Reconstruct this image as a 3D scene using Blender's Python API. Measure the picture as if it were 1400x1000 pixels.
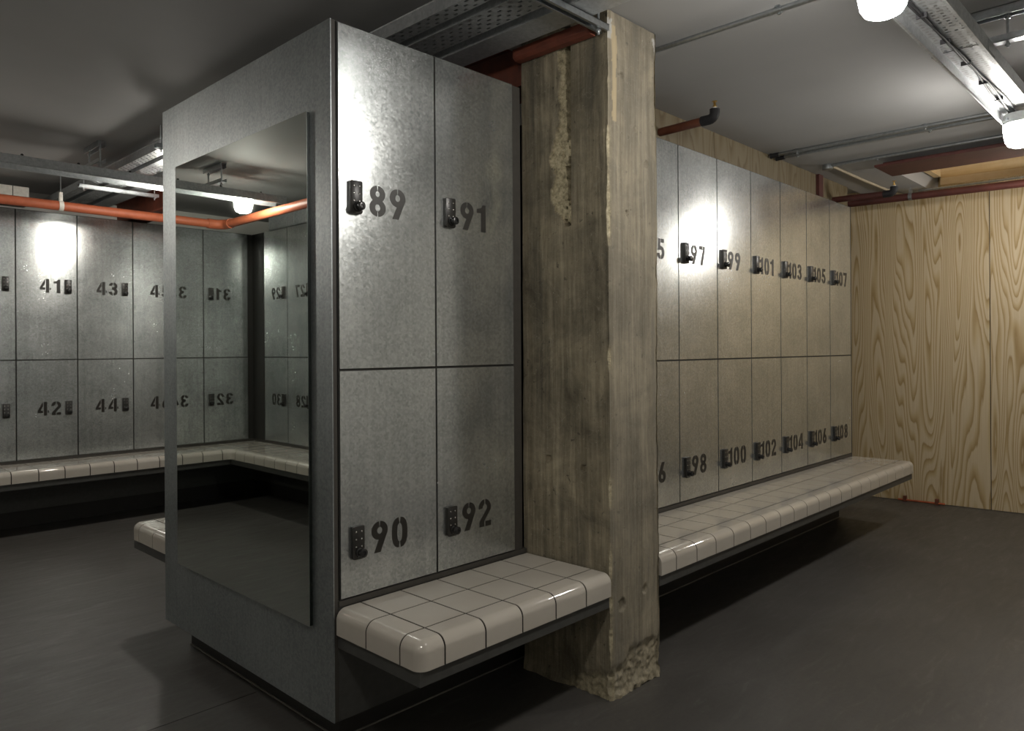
import bpy, bmesh, math, random
from mathutils import Vector, Matrix, noise

random.seed(4)
for o in list(bpy.data.objects):
    bpy.data.objects.remove(o)
SC = bpy.context.scene
COL = SC.collection

# ------------------------------------------------------------------ camera
cd = bpy.data.cameras.new('camera')
cam = bpy.data.objects.new('camera', cd)
COL.objects.link(cam)
cr = Vector((0.693623, -0.720311, -0.006223))
cu = Vector((0.004010, -0.004779, 0.999981))
cf = Vector((0.720327, 0.693635, 0.000426))
m = Matrix((cr, cu, -cf)).transposed().to_4x4()
m.translation = Vector((-1.28472, -2.01838, 1.27667))
cam.matrix_world = m
cd.sensor_fit = 'HORIZONTAL'
cd.sensor_width = 36.0
cd.lens = 36.0 * 1017.136 / 1400.0
cd.shift_y = -(500 - 476.62) / 1400.0
cd.clip_start = 0.02
SC.camera = cam

# ------------------------------------------------------------------ world, exposure, lamp light
W = bpy.data.worlds.new('world')
SC.world = W
W.use_nodes = True
W.node_tree.nodes['Background'].inputs[0].default_value = (0.9, 0.93, 1.0, 1)
W.node_tree.nodes['Background'].inputs[1].default_value = 0.02
SC.view_settings.view_transform = 'Standard'
SC.view_settings.look = 'None'
SC.view_settings.gamma = 1.0
SC.view_settings.use_curve_mapping = False
SC.view_settings.exposure = 1.12
LAMP_AISLE = ((1.0, 0.955, 0.89), 74.0)      # lamps on the tray over the near aisle
LAMP_BACK = ((1.0, 0.945, 0.85), 82.0)       # lamps on the tray over the rear aisle


# ------------------------------------------------------------------ materials
def newmat(name):
    mt = bpy.data.materials.new(name)
    mt.use_nodes = True
    nt = mt.node_tree
    b = nt.nodes['Principled BSDF']
    return mt, nt, b


def N(nt, typ, **kw):
    n = nt.nodes.new(typ)
    for k, v in kw.items():
        setattr(n, k, v)
    return n


def coords(nt, scale=(1, 1, 1), kind='Object', loc=(0, 0, 0)):
    tc = N(nt, 'ShaderNodeTexCoord')
    mp = N(nt, 'ShaderNodeMapping')
    mp.inputs['Scale'].default_value = scale
    mp.inputs['Location'].default_value = loc
    nt.links.new(tc.outputs[kind], mp.inputs['Vector'])
    return mp.outputs['Vector']


def world_coords(nt, scale=(1, 1, 1)):
    g = N(nt, 'ShaderNodeNewGeometry')
    mp = N(nt, 'ShaderNodeMapping')
    mp.inputs['Scale'].default_value = scale
    nt.links.new(g.outputs['Position'], mp.inputs['Vector'])
    return mp.outputs['Vector']


def tnoise(nt, vec, scale, detail=4, rough=0.55, dist=0.0):
    n = N(nt, 'ShaderNodeTexNoise')
    n.inputs['Scale'].default_value = scale
    n.inputs['Detail'].default_value = detail
    n.inputs['Roughness'].default_value = rough
    n.inputs['Distortion'].default_value = dist
    nt.links.new(vec, n.inputs['Vector'])
    return n.outputs['Fac']


def ramp(nt, fac, stops):
    r = N(nt, 'ShaderNodeValToRGB')
    e = r.color_ramp.elements
    while len(e) < len(stops):
        e.new(0.5)
    for el, (p, c) in zip(e, stops):
        el.position = p
        el.color = (c[0], c[1], c[2], 1) if hasattr(c, '__len__') else (c, c, c, 1)
    nt.links.new(fac, r.inputs[0])
    return r.outputs[0]


def maprange(nt, fac, a, b, c, d):
    r = N(nt, 'ShaderNodeMapRange')
    for i, v in zip((1, 2, 3, 4), (a, b, c, d)):
        r.inputs[i].default_value = v
    nt.links.new(fac, r.inputs[0])
    return r.outputs[0]


def mixc(nt, fac, a, b, mode='MIX'):
    x = N(nt, 'ShaderNodeMix', data_type='RGBA', blend_type=mode)
    for s, v in ((x.inputs[0], fac), (x.inputs[6], a), (x.inputs[7], b)):
        if hasattr(v, 'links') or hasattr(v, 'is_linked'):
            nt.links.new(v, s)
        elif hasattr(v, '__len__'):
            s.default_value = (v[0], v[1], v[2], 1)
        else:
            s.default_value = v
    return x.outputs[2]


def bump(nt, b, h, strength, dist=0.01):
    n = N(nt, 'ShaderNodeBump')
    n.inputs['Strength'].default_value = strength
    n.inputs['Distance'].default_value = dist
    nt.links.new(h, n.inputs['Height'])
    nt.links.new(n.outputs[0], b.inputs['Normal'])


def plain(name, col, rough=0.5, metal=0.0, var=0.12, scale=40, spec=0.5):
    mt, nt, b = newmat(name)
    v = coords(nt)
    f = tnoise(nt, v, scale, 3)
    lo = tuple(c * (1 - var) for c in col)
    hi = tuple(min(1, c * (1 + var)) for c in col)
    nt.links.new(ramp(nt, f, [(0.3, lo), (0.7, hi)]), b.inputs['Base Color'])
    b.inputs['Roughness'].default_value = rough
    b.inputs['Metallic'].default_value = metal
    b.inputs['Specular IOR Level'].default_value = spec
    return mt


def galv(name, lo, hi, r0, r1, fine=170, streak=True, metal=0.86, aniso=0.0):
    """galvanised sheet: fine crystal speckle, cloudy zinc, faint vertical rolling marks"""
    mt, nt, b = newmat(name)
    v = world_coords(nt)
    sp = N(nt, 'ShaderNodeTexVoronoi')
    sp.inputs['Scale'].default_value = fine
    nt.links.new(v, sp.inputs['Vector'])
    sep = N(nt, 'ShaderNodeSeparateColor')
    nt.links.new(sp.outputs['Color'], sep.inputs[0])
    cloud = tnoise(nt, v, 3.2, 5, 0.6)
    vs = world_coords(nt, (60, 60, 0.6))
    st = tnoise(nt, vs, 1.0, 2)
    mm = N(nt, 'ShaderNodeMath', operation='ADD')
    nt.links.new(maprange(nt, sep.outputs[0], 0, 1, -0.19, 0.19), mm.inputs[0])
    nt.links.new(cloud, mm.inputs[1])
    m2 = N(nt, 'ShaderNodeMath', operation='ADD')
    nt.links.new(mm.outputs[0], m2.inputs[0])
    nt.links.new(maprange(nt, st, 0.3, 0.7, -0.08 if streak else 0, 0.08 if streak else 0), m2.inputs[1])
    nt.links.new(ramp(nt, m2.outputs[0], [(0.2, lo), (0.8, hi)]), b.inputs['Base Color'])
    m3 = N(nt, 'ShaderNodeMath', operation='ADD')
    nt.links.new(maprange(nt, sep.outputs[1], 0, 1, r0, r1), m3.inputs[0])
    nt.links.new(maprange(nt, cloud, 0.3, 0.7, -0.015, 0.02), m3.inputs[1])
    nt.links.new(m3.outputs[0], b.inputs['Roughness'])
    b.inputs['Metallic'].default_value = metal
    if aniso:      # rolled sheet: highlights drawn out along the upright rolling direction
        up = N(nt, 'ShaderNodeCombineXYZ')
        up.inputs[2].default_value = 1.0
        nt.links.new(up.outputs[0], b.inputs['Tangent'])
        b.inputs['Anisotropic'].default_value = aniso
    return mt


M = {}
M['galv'] = galv('galvanised_door_sheet', (0.41, 0.435, 0.435), (0.67, 0.695, 0.69), 0.19, 0.26, 130, aniso=0.62)
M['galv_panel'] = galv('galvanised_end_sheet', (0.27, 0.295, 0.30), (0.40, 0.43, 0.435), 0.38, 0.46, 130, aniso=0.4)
M['tray'] = galv('galvanised_tray_steel', (0.36, 0.38, 0.39), (0.52, 0.54, 0.55), 0.36, 0.44, 90, metal=0.62)
M['conduit'] = plain('galvanised_conduit', (0.50, 0.53, 0.55), 0.32, 1.0, 0.12, 60)
M['carcass'] = plain('black_carcass', (0.018, 0.017, 0.015), 0.55)
M['trim'] = plain('dark_bronze_trim', (0.050, 0.046, 0.040), 0.45)
M['frame'] = plain('dark_grey_steel_frame', (0.060, 0.060, 0.056), 0.42)
M['grout'] = plain('dark_grout', (0.016, 0.014, 0.012), 0.9, spec=0.2)
M['print'] = plain('stencil_paint', (0.020, 0.018, 0.015), 0.42, var=0.25)
M['lock'] = plain('black_lock_casing', (0.022, 0.021, 0.019), 0.34, 0.0, 0.1)
M['knob'] = plain('black_lock_knob', (0.016, 0.016, 0.016), 0.22)
M['chrome'] = plain('lock_button_steel', (0.72, 0.72, 0.70), 0.25, 1.0)
M['orange'] = plain('orange_pipe_paint', (0.36, 0.092, 0.040), 0.55, 0, 0.12, 25)
M['maroon'] = plain('maroon_primer', (0.075, 0.020, 0.015), 0.6, 0, 0.2, 12)
M['rust'] = plain('red_oxide_primer', (0.135, 0.032, 0.015), 0.65, 0, 0.25, 14)
M['brown'] = plain('brown_pipe_paint', (0.13, 0.042, 0.022), 0.45, 0, 0.2, 18)
M['copper'] = plain('copper_pipe', (0.55, 0.15, 0.07), 0.4, 0.6, 0.2, 30)
M['brass'] = plain('brass', (0.62, 0.42, 0.14), 0.3, 1.0)
M['cable'] = plain('dark_cable', (0.020, 0.020, 0.022), 0.6, spec=0.25)
M['cable_cream'] = plain('cream_cable', (0.42, 0.36, 0.26), 0.5)
M['white_plastic'] = plain('white_plastic', (0.62, 0.60, 0.55), 0.45)
M['grey_plastic'] = plain('grey_lamp_base', (0.36, 0.37, 0.36), 0.4)
M['sealant'] = plain('grey_sealant', (0.20, 0.19, 0.17), 0.5)
M['paint_wall'] = plain('pale_wall_paint', (0.66, 0.65, 0.61), 0.75, 0, 0.06, 3)
M['edge_dark'] = plain('mirror_edge', (0.010, 0.013, 0.011), 0.25)

# ceiling board
mt, nt, b = newmat('ceiling_paint')
v = world_coords(nt)
f = tnoise(nt, v, 0.9, 4)
nt.links.new(ramp(nt, f, [(0.3, (0.33, 0.33, 0.325)), (0.7, (0.39, 0.39, 0.385))]), b.inputs['Base Color'])
b.inputs['Roughness'].default_value = 0.7
M['ceiling'] = mt

# floor: dark polished screed with pale scuffs
mt, nt, b = newmat('dark_screed')
v = world_coords(nt)
big = tnoise(nt, v, 1.1, 6, 0.6, 0.6)
base = ramp(nt, big, [(0.25, (0.056, 0.053, 0.048)), (0.55, (0.080, 0.076, 0.070)), (0.8, (0.106, 0.101, 0.094))])
vs = world_coords(nt, (1.6, 7.0, 1))
sc = tnoise(nt, vs, 2.2, 6, 0.66, 1.2)
base = mixc(nt, ramp(nt, sc, [(0.60, 0.0), (0.78, 0.55)]), base, (0.17, 0.165, 0.16))
fine = tnoise(nt, v, 60, 3)
base = mixc(nt, ramp(nt, fine, [(0.35, 0.18), (0.6, 0.0)]), base, (0.03, 0.028, 0.026))
nt.links.new(base, b.inputs['Base Color'])
nt.links.new(maprange(nt, sc, 0.3, 0.7, 0.50, 0.36), b.inputs['Roughness'])
b.inputs['Specular IOR Level'].default_value = 0.4
bump(nt, b, big, 0.05, 0.01)
M['floor'] = mt

# glazed tile
mt, nt, b = newmat('glazed_cream_tile')
v = world_coords(nt)
f = tnoise(nt, v, 5, 3)
nt.links.new(ramp(nt, f, [(0.3, (0.46, 0.425, 0.37)), (0.7, (0.50, 0.465, 0.41))]), b.inputs['Base Color'])
b.inputs['Roughness'].default_value = 0.06
b.inputs['Specular IOR Level'].default_value = 0.55
b.inputs['Coat Weight'].default_value = 0.4
b.inputs['Coat Roughness'].default_value = 0.04
w = tnoise(nt, v, 14, 2)
bump(nt, b, w, 0.03, 0.01)
M['tile'] = mt

# mirror glass
mt, nt, b = newmat('mirror_glass')
f = tnoise(nt, world_coords(nt), 4, 2)
nt.links.new(ramp(nt, f, [(0.3, (0.70, 0.75, 0.71)), (0.7, (0.72, 0.77, 0.73))]), b.inputs['Base Color'])
b.inputs['Metallic'].default_value = 1.0
b.inputs['Roughness'].default_value = 0.012
M['mirror'] = mt

# plywood: contour lines of a tall smooth field, as a rotary-cut veneer shows
def plywood(name, lo, mid, hi, axis=(1, 1, 1), freq=13.0):
    mt, nt, b = newmat(name)
    tc = N(nt, 'ShaderNodeTexCoord')
    oi = N(nt, 'ShaderNodeObjectInfo')
    ad = N(nt, 'ShaderNodeVectorMath', operation='MULTIPLY_ADD')
    cmb = N(nt, 'ShaderNodeCombineXYZ')
    for i in range(3):
        nt.links.new(oi.outputs['Random'], cmb.inputs[i])
    ad.inputs[1].default_value = (17, 23, 31)
    nt.links.new(cmb.outputs[0], ad.inputs[0])
    nt.links.new(tc.outputs['Object'], ad.inputs[2])
    mp = N(nt, 'ShaderNodeMapping')
    mp.inputs['Scale'].default_value = axis
    nt.links.new(ad.outputs[0], mp.inputs['Vector'])
    fld = tnoise(nt, mp.outputs[0], 1.0, 2.0, 0.40, 0.15)
    mul = N(nt, 'ShaderNodeMath', operation='MULTIPLY')
    mul.inputs[1].default_value = freq
    nt.links.new(fld, mul.inputs[0])
    wob = tnoise(nt, mp.outputs[0], 9.0, 3, 0.6)
    m2 = N(nt, 'ShaderNodeMath', operation='MULTIPLY_ADD')
    m2.inputs[1].default_value = 0.42
    nt.links.new(wob, m2.inputs[0])
    nt.links.new(mul.outputs[0], m2.inputs[2])
    fr = N(nt, 'ShaderNodeMath', operation='FRACT')
    nt.links.new(m2.outputs[0], fr.inputs[0])
    col = ramp(nt, fr.outputs[0], [(0.0, hi), (0.38, hi), (0.68, mid), (0.90, lo), (1.0, hi)])
    mp2 = N(nt, 'ShaderNodeMapping')
    mp2.inputs['Scale'].default_value = (axis[0] * 40, axis[1] * 40, axis[2] * 3)
    nt.links.new(ad.outputs[0], mp2.inputs['Vector'])
    fib = tnoise(nt, mp2.outputs[0], 1.0, 3)
    col = mixc(nt, ramp(nt, fib, [(0.35, 0.22), (0.65, 0.0)]), col, lo)
    nt.links.new(col, b.inputs['Base Color'])
    b.inputs['Roughness'].default_value = 0.55
    bump(nt, b, fr.outputs[0], 0.05, 0.002)
    return mt


M['ply'] = plywood('plywood_veneer', (0.32, 0.215, 0.085), (0.46, 0.345, 0.18), (0.56, 0.46, 0.30), (1.0, 3.6, 0.33), 38.0)
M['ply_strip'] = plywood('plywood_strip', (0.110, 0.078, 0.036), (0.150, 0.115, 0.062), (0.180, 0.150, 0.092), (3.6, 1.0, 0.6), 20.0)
M['pine'] = plywood('pine_board', (0.50, 0.33, 0.14), (0.62, 0.45, 0.23), (0.70, 0.55, 0.33), (0.7, 9, 9), 5.0)

M['pine_y'] = plywood('pine_board_crosswise', (0.50, 0.33, 0.14), (0.62, 0.45, 0.23), (0.70, 0.55, 0.33), (9, 0.5, 9), 5.0)

# concrete column
mt, nt, b = newmat('old_board_marked_concrete')
v = world_coords(nt)
vz = world_coords(nt, (46, 46, 1.7))
st = tnoise(nt, vz, 1.0, 8, 0.74, 0.2)
cl = tnoise(nt, v, 4.2, 10, 0.68, 0.4)
c1 = ramp(nt, st, [(0.25, (0.125, 0.106, 0.070)), (0.5, (0.245, 0.215, 0.155)), (0.75, (0.400, 0.355, 0.265))])
c2 = ramp(nt, cl, [(0.30, (0.34, 0.33, 0.30)), (0.47, (0.80, 0.79, 0.76)), (0.66, (1.30, 1.27, 1.20))])
col = mixc(nt, 1.0, c1, c2, 'MULTIPLY')
spk = tnoise(nt, v, 95, 3, 0.6)
col = mixc(nt, ramp(nt, spk, [(0.66, 0.0), (0.74, 0.55)]), col, (0.46, 0.42, 0.33))
pit = tnoise(nt, v, 38, 4, 0.6)
col = mixc(nt, ramp(nt, pit, [(0.28, 0.75), (0.36, 0.0)]), col, (0.035, 0.03, 0.022))
sv = world_coords(nt, (9, 9, 0.7))
stain = tnoise(nt, sv, 1.0, 5, 0.6, 0.5)
col = mixc(nt, ramp(nt, stain, [(0.54, 0.0), (0.68, 0.6)]), col, (0.065, 0.062, 0.050))
scr = N(nt, 'ShaderNodeTexVoronoi', feature='DISTANCE_TO_EDGE')
scr.inputs['Scale'].default_value = 7.0
wv = N(nt, 'ShaderNodeVectorMath', operation='ADD')
nz_ = N(nt, 'ShaderNodeTexNoise')
nz_.inputs['Scale'].default_value = 6.0
nt.links.new(v, nz_.inputs['Vector'])
nt.links.new(v, wv.inputs[0])
nt.links.new(nz_.outputs['Color'], wv.inputs[1])
nt.links.new(wv.outputs[0], scr.inputs['Vector'])
col = mixc(nt, ramp(nt, scr.outputs['Distance'], [(0.0, 0.28), (0.012, 0.0)]), col, (0.42, 0.39, 0.32))
# broken stone where the skin has come away (vertex mask)
at = N(nt, 'ShaderNodeAttribute', attribute_name='broken')
rub = tnoise(nt, v, 55, 5, 0.7)
rcol = ramp(nt, rub, [(0.3, (0.14, 0.12, 0.075)), (0.5, (0.46, 0.40, 0.26)), (0.7, (0.70, 0.62, 0.43))])
col = mixc(nt, at.outputs['Fac'], col, rcol)
at2 = N(nt, 'ShaderNodeAttribute', attribute_name='paint')
col = mixc(nt, at2.outputs['Fac'], col, (0.55, 0.55, 0.53))
at3 = N(nt, 'ShaderNodeAttribute', attribute_name='filler')
col = mixc(nt, at3.outputs['Fac'], col, (0.52, 0.41, 0.23))
at4 = N(nt, 'ShaderNodeAttribute', attribute_name='grey')
gf = maprange(nt, at4.outputs['Fac'], 0, 1, 0, 0.35)
col = mixc(nt, gf, col, ramp(nt, st, [(0.22, (0.15, 0.135, 0.108)), (0.5, (0.25, 0.228, 0.185)), (0.78, (0.35, 0.325, 0.275))]))
nt.links.new(col, b.inputs['Base Color'])
b.inputs['Roughness'].default_value = 0.85
hh = N(nt, 'ShaderNodeMath', operation='ADD')
nt.links.new(st, hh.inputs[0])
nt.links.new(pit, hh.inputs[1])
bump(nt, b, hh.outputs[0], 0.55, 0.004)
M['concrete'] = mt


def lamp_mat(name, spec):
    mt, nt, b = newmat(name)
    c, s = spec
    f = tnoise(nt, coords(nt), 8, 1)
    nt.links.new(ramp(nt, f, [(0.3, (0.88, 0.88, 0.86)), (0.7, (0.9, 0.9, 0.88))]), b.inputs['Base Color'])
    b.inputs['Emission Color'].default_value = (*c, 1)
    b.inputs['Emission Strength'].default_value = s
    b.inputs['Roughness'].default_value = 0.3
    return mt


M['glow_aisle'] = lamp_mat('lit_opal_glass', LAMP_AISLE)
M['glow_back'] = lamp_mat('lit_opal_glass_warm', LAMP_BACK)


# ------------------------------------------------------------------ mesh helpers
def link(name, me, mat=None, parent=None, loc=(0, 0, 0), rotz=0.0):
    o = bpy.data.objects.new(name, me)
    COL.objects.link(o)
    if me is not None and mat is not None and len(me.materials) == 0:
        me.materials.append(M[mat])
    o.location = loc
    o.rotation_euler = (0, 0, rotz)
    if parent is not None:
        o.parent = parent
    return o


def tag(o, label, cat, group=None, kind=None):
    o['label'] = label
    o['category'] = cat
    if group:
        o['group'] = group
    if kind:
        o['kind'] = kind
    return o


def thing(name, label, cat, loc=(0, 0, 0), rotz=0.0, group=None):
    o = bpy.data.objects.new(name, None)
    COL.objects.link(o)
    o.empty_display_size = 0.05
    o.location = loc
    o.rotation_euler = (0, 0, rotz)
    return tag(o, label, cat, group)


def structure(o, label=None):
    o['kind'] = 'structure'
    if label:
        o['label'] = label
    return o


class MB:
    def __init__(s):
        s.v = []
        s.f = []

    def quadbox(s, x0, x1, y0, y1, z0, z1):
        n = len(s.v)
        s.v += [(x0, y0, z0), (x1, y0, z0), (x1, y1, z0), (x0, y1, z0),
                (x0, y0, z1), (x1, y0, z1), (x1, y1, z1), (x0, y1, z1)]
        s.f += [tuple(n + i for i in q) for q in
                ((0, 3, 2, 1), (4, 5, 6, 7), (0, 1, 5, 4), (1, 2, 6, 5), (2, 3, 7, 6), (3, 0, 4, 7))]
        return s

    def tube(s, pts, r, seg=12, cap=True):
        pts = [Vector(p) for p in pts]
        n0 = len(s.v)
        up = Vector((0, 0, 1))
        prev = None
        for i, p in enumerate(pts):
            a = pts[max(i - 1, 0)]
            c = pts[min(i + 1, len(pts) - 1)]
            d = (c - a).normalized()
            if prev is None:
                x = d.cross(up)
                if x.length < 1e-3:
                    x = d.cross(Vector((1, 0, 0)))
            else:
                x = prev - d * prev.dot(d)
            x.normalize()
            prev = x
            y = d.cross(x)
            for k in range(seg):
                t = 2 * math.pi * k / seg
                s.v.append(tuple(p + (x * math.cos(t) + y * math.sin(t)) * r))
        for i in range(len(pts) - 1):
            for k in range(seg):
                k2 = (k + 1) % seg
                a = n0 + i * seg
                s.f.append((a + k, a + k2, a + seg + k2, a + seg + k))
        if cap:
            s.f.append(tuple(n0 + k for k in range(seg))[::-1])
            e = n0 + (len(pts) - 1) * seg
            s.f.append(tuple(e + k for k in range(seg)))
        return s

    def lathe(s, prof, c=(0, 0, 0), axis='Z', seg=24):
        """prof: list of (radius, height)"""
        n0 = len(s.v)
        for r, h in prof:
            for k in range(seg):
                t = 2 * math.pi * k / seg
                a, b_ = r * math.cos(t), r * math.sin(t)
                if axis == 'Z':
                    p = (a, b_, h)
                elif axis == 'Y':
                    p = (a, h, b_)
                else:
                    p = (h, a, b_)
                s.v.append((p[0] + c[0], p[1] + c[1], p[2] + c[2]))
        for i in range(len(prof) - 1):
            for k in range(seg):
                k2 = (k + 1) % seg
                a = n0 + i * seg
                s.f.append((a + k, a + k2, a + seg + k2, a + seg + k))
        s.f.append(tuple(n0 + k for k in range(seg)))
        e = n0 + (len(prof) - 1) * seg
        s.f.append(tuple(e + k for k in range(seg)))
        return s

    def poly(s, pts):
        n = len(s.v)
        s.v += [tuple(p) for p in pts]
        s.f.append(tuple(range(n, n + len(pts))))
        return s

    def prism(s, pts, h, f):
        """extrude a 2D outline: f(u, v, w) -> point, w from 0 to h"""
        n = len(s.v)
        k = len(pts)
        s.v += [f(u, v_, 0) for u, v_ in pts] + [f(u, v_, h) for u, v_ in pts]
        s.f.append(tuple(range(n, n + k))[::-1])
        s.f.append(tuple(range(n + k, n + 2 * k)))
        for i in range(k):
            j = (i + 1) % k
            s.f.append((n + i, n + j, n + k + j, n + k + i))
        return s

    def mesh(s, name, mat=None, smooth=None, bevel=0.0, fix=True):
        me = bpy.data.meshes.new(name)
        me.from_pydata(s.v, [], s.f)
        if fix or bevel:
            bm = bmesh.new()
            bm.from_mesh(me)
            if bevel:
                bmesh.ops.bevel(bm, geom=bm.edges[:], offset=bevel, segments=2, affect='EDGES', profile=0.5)
            bmesh.ops.recalc_face_normals(bm, faces=bm.faces[:])
            bm.to_mesh(me)
            bm.free()
        if smooth is not None:
            me.polygons.foreach_set('use_smooth', [True] * len(me.polygons))
            me.set_sharp_from_angle(angle=math.radians(smooth))
        if mat:
            me.materials.append(M[mat])
        me.update()
        return me


def box_obj(name, ext, mat, parent=None, bevel=0.0):
    return link(name, MB().quadbox(*ext).mesh(name, mat, bevel=bevel, smooth=30 if bevel else None), None, parent)


# ------------------------------------------------------------------ the setting
ZL, ZR = 2.55, 2.503      # ceiling over the rear aisle / lowered ceiling over the near aisle
H = 2.316                 # top of the lockers
C0, C1, CY = 0.8897, 1.2044, -0.4147   # concrete column: sides and front

fl = structure(box_obj('floor', (-2.6, 5.7, -3.5, 5.0, -0.10, 0.0), 'floor'), 'dark grey screed floor')
box_obj('floor_joint', (-0.9, 0.05, 0.60, 0.604, 0.0, 0.0008), 'carcass', fl)

structure(box_obj('ceiling', (-2.6, C0, -3.5, 5.0, ZL, ZL + 0.1), 'ceiling'), 'painted grey ceiling over the rear aisle')
# lowered ceiling with an opening over the far right corner
bm_ = MB()
bm_.quadbox(C0, 4.42, -3.5, 0.10, ZR, ZR + 0.16)
bm_.quadbox(4.42, 5.7, -0.34, 0.10, ZR, ZR + 0.16)
structure(link('ceiling', bm_.mesh('ceiling_lower', 'ceiling')), 'lowered grey ceiling over the near aisle')
structure(box_obj('ceiling', (C0, 5.7, 0.10, 5.0, ZL + 0.05, ZL + 0.15), 'ceiling'), 'grey ceiling behind the plywood strip')
structure(box_obj('wall_back', (-2.6, 5.7, 4.86, 5.0, 0, 2.7), 'paint_wall'), 'pale painted rear wall')
structure(box_obj('wall_left', (-2.6, -2.46, -3.5, 4.86, 0, 2.7), 'paint_wall'), 'pale painted side wall')
structure(box_obj('wall_front', (-2.46, 5.7, -3.5, -3.36, 0, 2.7), 'paint_wall'), 'pale painted wall across the near aisle')

# plywood wall on the right, sheets with open joints, slightly out of square
wr = structure(box_obj('wall_right', (0.02, 0.10, -3.5, 5.0, 0.0, 2.95), 'carcass'), 'plywood sheeted end wall')
wr.location = (5.392, 0, 0)
wr.rotation_euler = (0, 0, math.radians(4.2))
joints = [-3.3, -2.94, -1.815, -0.69, 0.435, 1.56, 2.685, 3.81, 4.8]
for a, c in zip(joints[:-1], joints[1:]):
    for z0, z1, nm in ((0.004, 2.496, 'plywood_sheet'), (2.504, 2.94, 'plywood_sheet')):
        me = MB().quadbox(0, 0.018, a + 0.003 - (a + c) / 2, c - 0.003 - (a + c) / 2, z0, z1).mesh('plywood_sheet', 'ply')
        link('plywood_sheet', me, None, wr, (0, (a + c) / 2, 0))

# recess over the opening: pine lining
rc = structure(box_obj('trim_1', (4.38, 5.7, -3.4, -0.30, 2.80, 2.86), 'ceiling'), 'boxed recess over the ceiling opening')
for k in range(9):
    y1 = -0.30 - k * 0.30
    box_obj('pine_board', (4.43, 5.4, y1 - 0.296, y1, 2.745 + (k % 2) * 0.006, 2.80), 'pine', rc)
box_obj('pine_header', (5.24, 5.285, -3.3, -0.40, 2.535, 2.744), 'pine_y', rc)
for y in (-0.36, -1.55, -2.3):
    box_obj('pine_joist', (4.43, 5.235, y - 0.045, y, 2.60, 2.745), 'pine', rc)
box_obj('pine_edge_board', (4.405, 4.43, -3.3, -0.34, 2.505, 2.745), 'pine_y', rc)

# plywood strip between lockers and lowered ceiling
ps = structure(link('trim_2', None), 'plywood strip between locker tops and ceiling')
xs = [1.22, 2.56, 4.10, 4.62]
for a, c in zip(xs[:-1], xs[1:]):
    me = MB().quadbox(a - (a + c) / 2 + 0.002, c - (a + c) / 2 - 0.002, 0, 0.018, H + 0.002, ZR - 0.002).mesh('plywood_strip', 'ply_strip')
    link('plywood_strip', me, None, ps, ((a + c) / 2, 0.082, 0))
box_obj('steel_stub', (4.015, 4.09, 0.06, 0.082, H + 0.004, ZR - 0.003), 'maroon', ps)

# ------------------------------------------------------------------ concrete column
def fbm(p, o=4):
    return noise.fractal(Vector(p), 0.9, 2.0, o)


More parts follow.
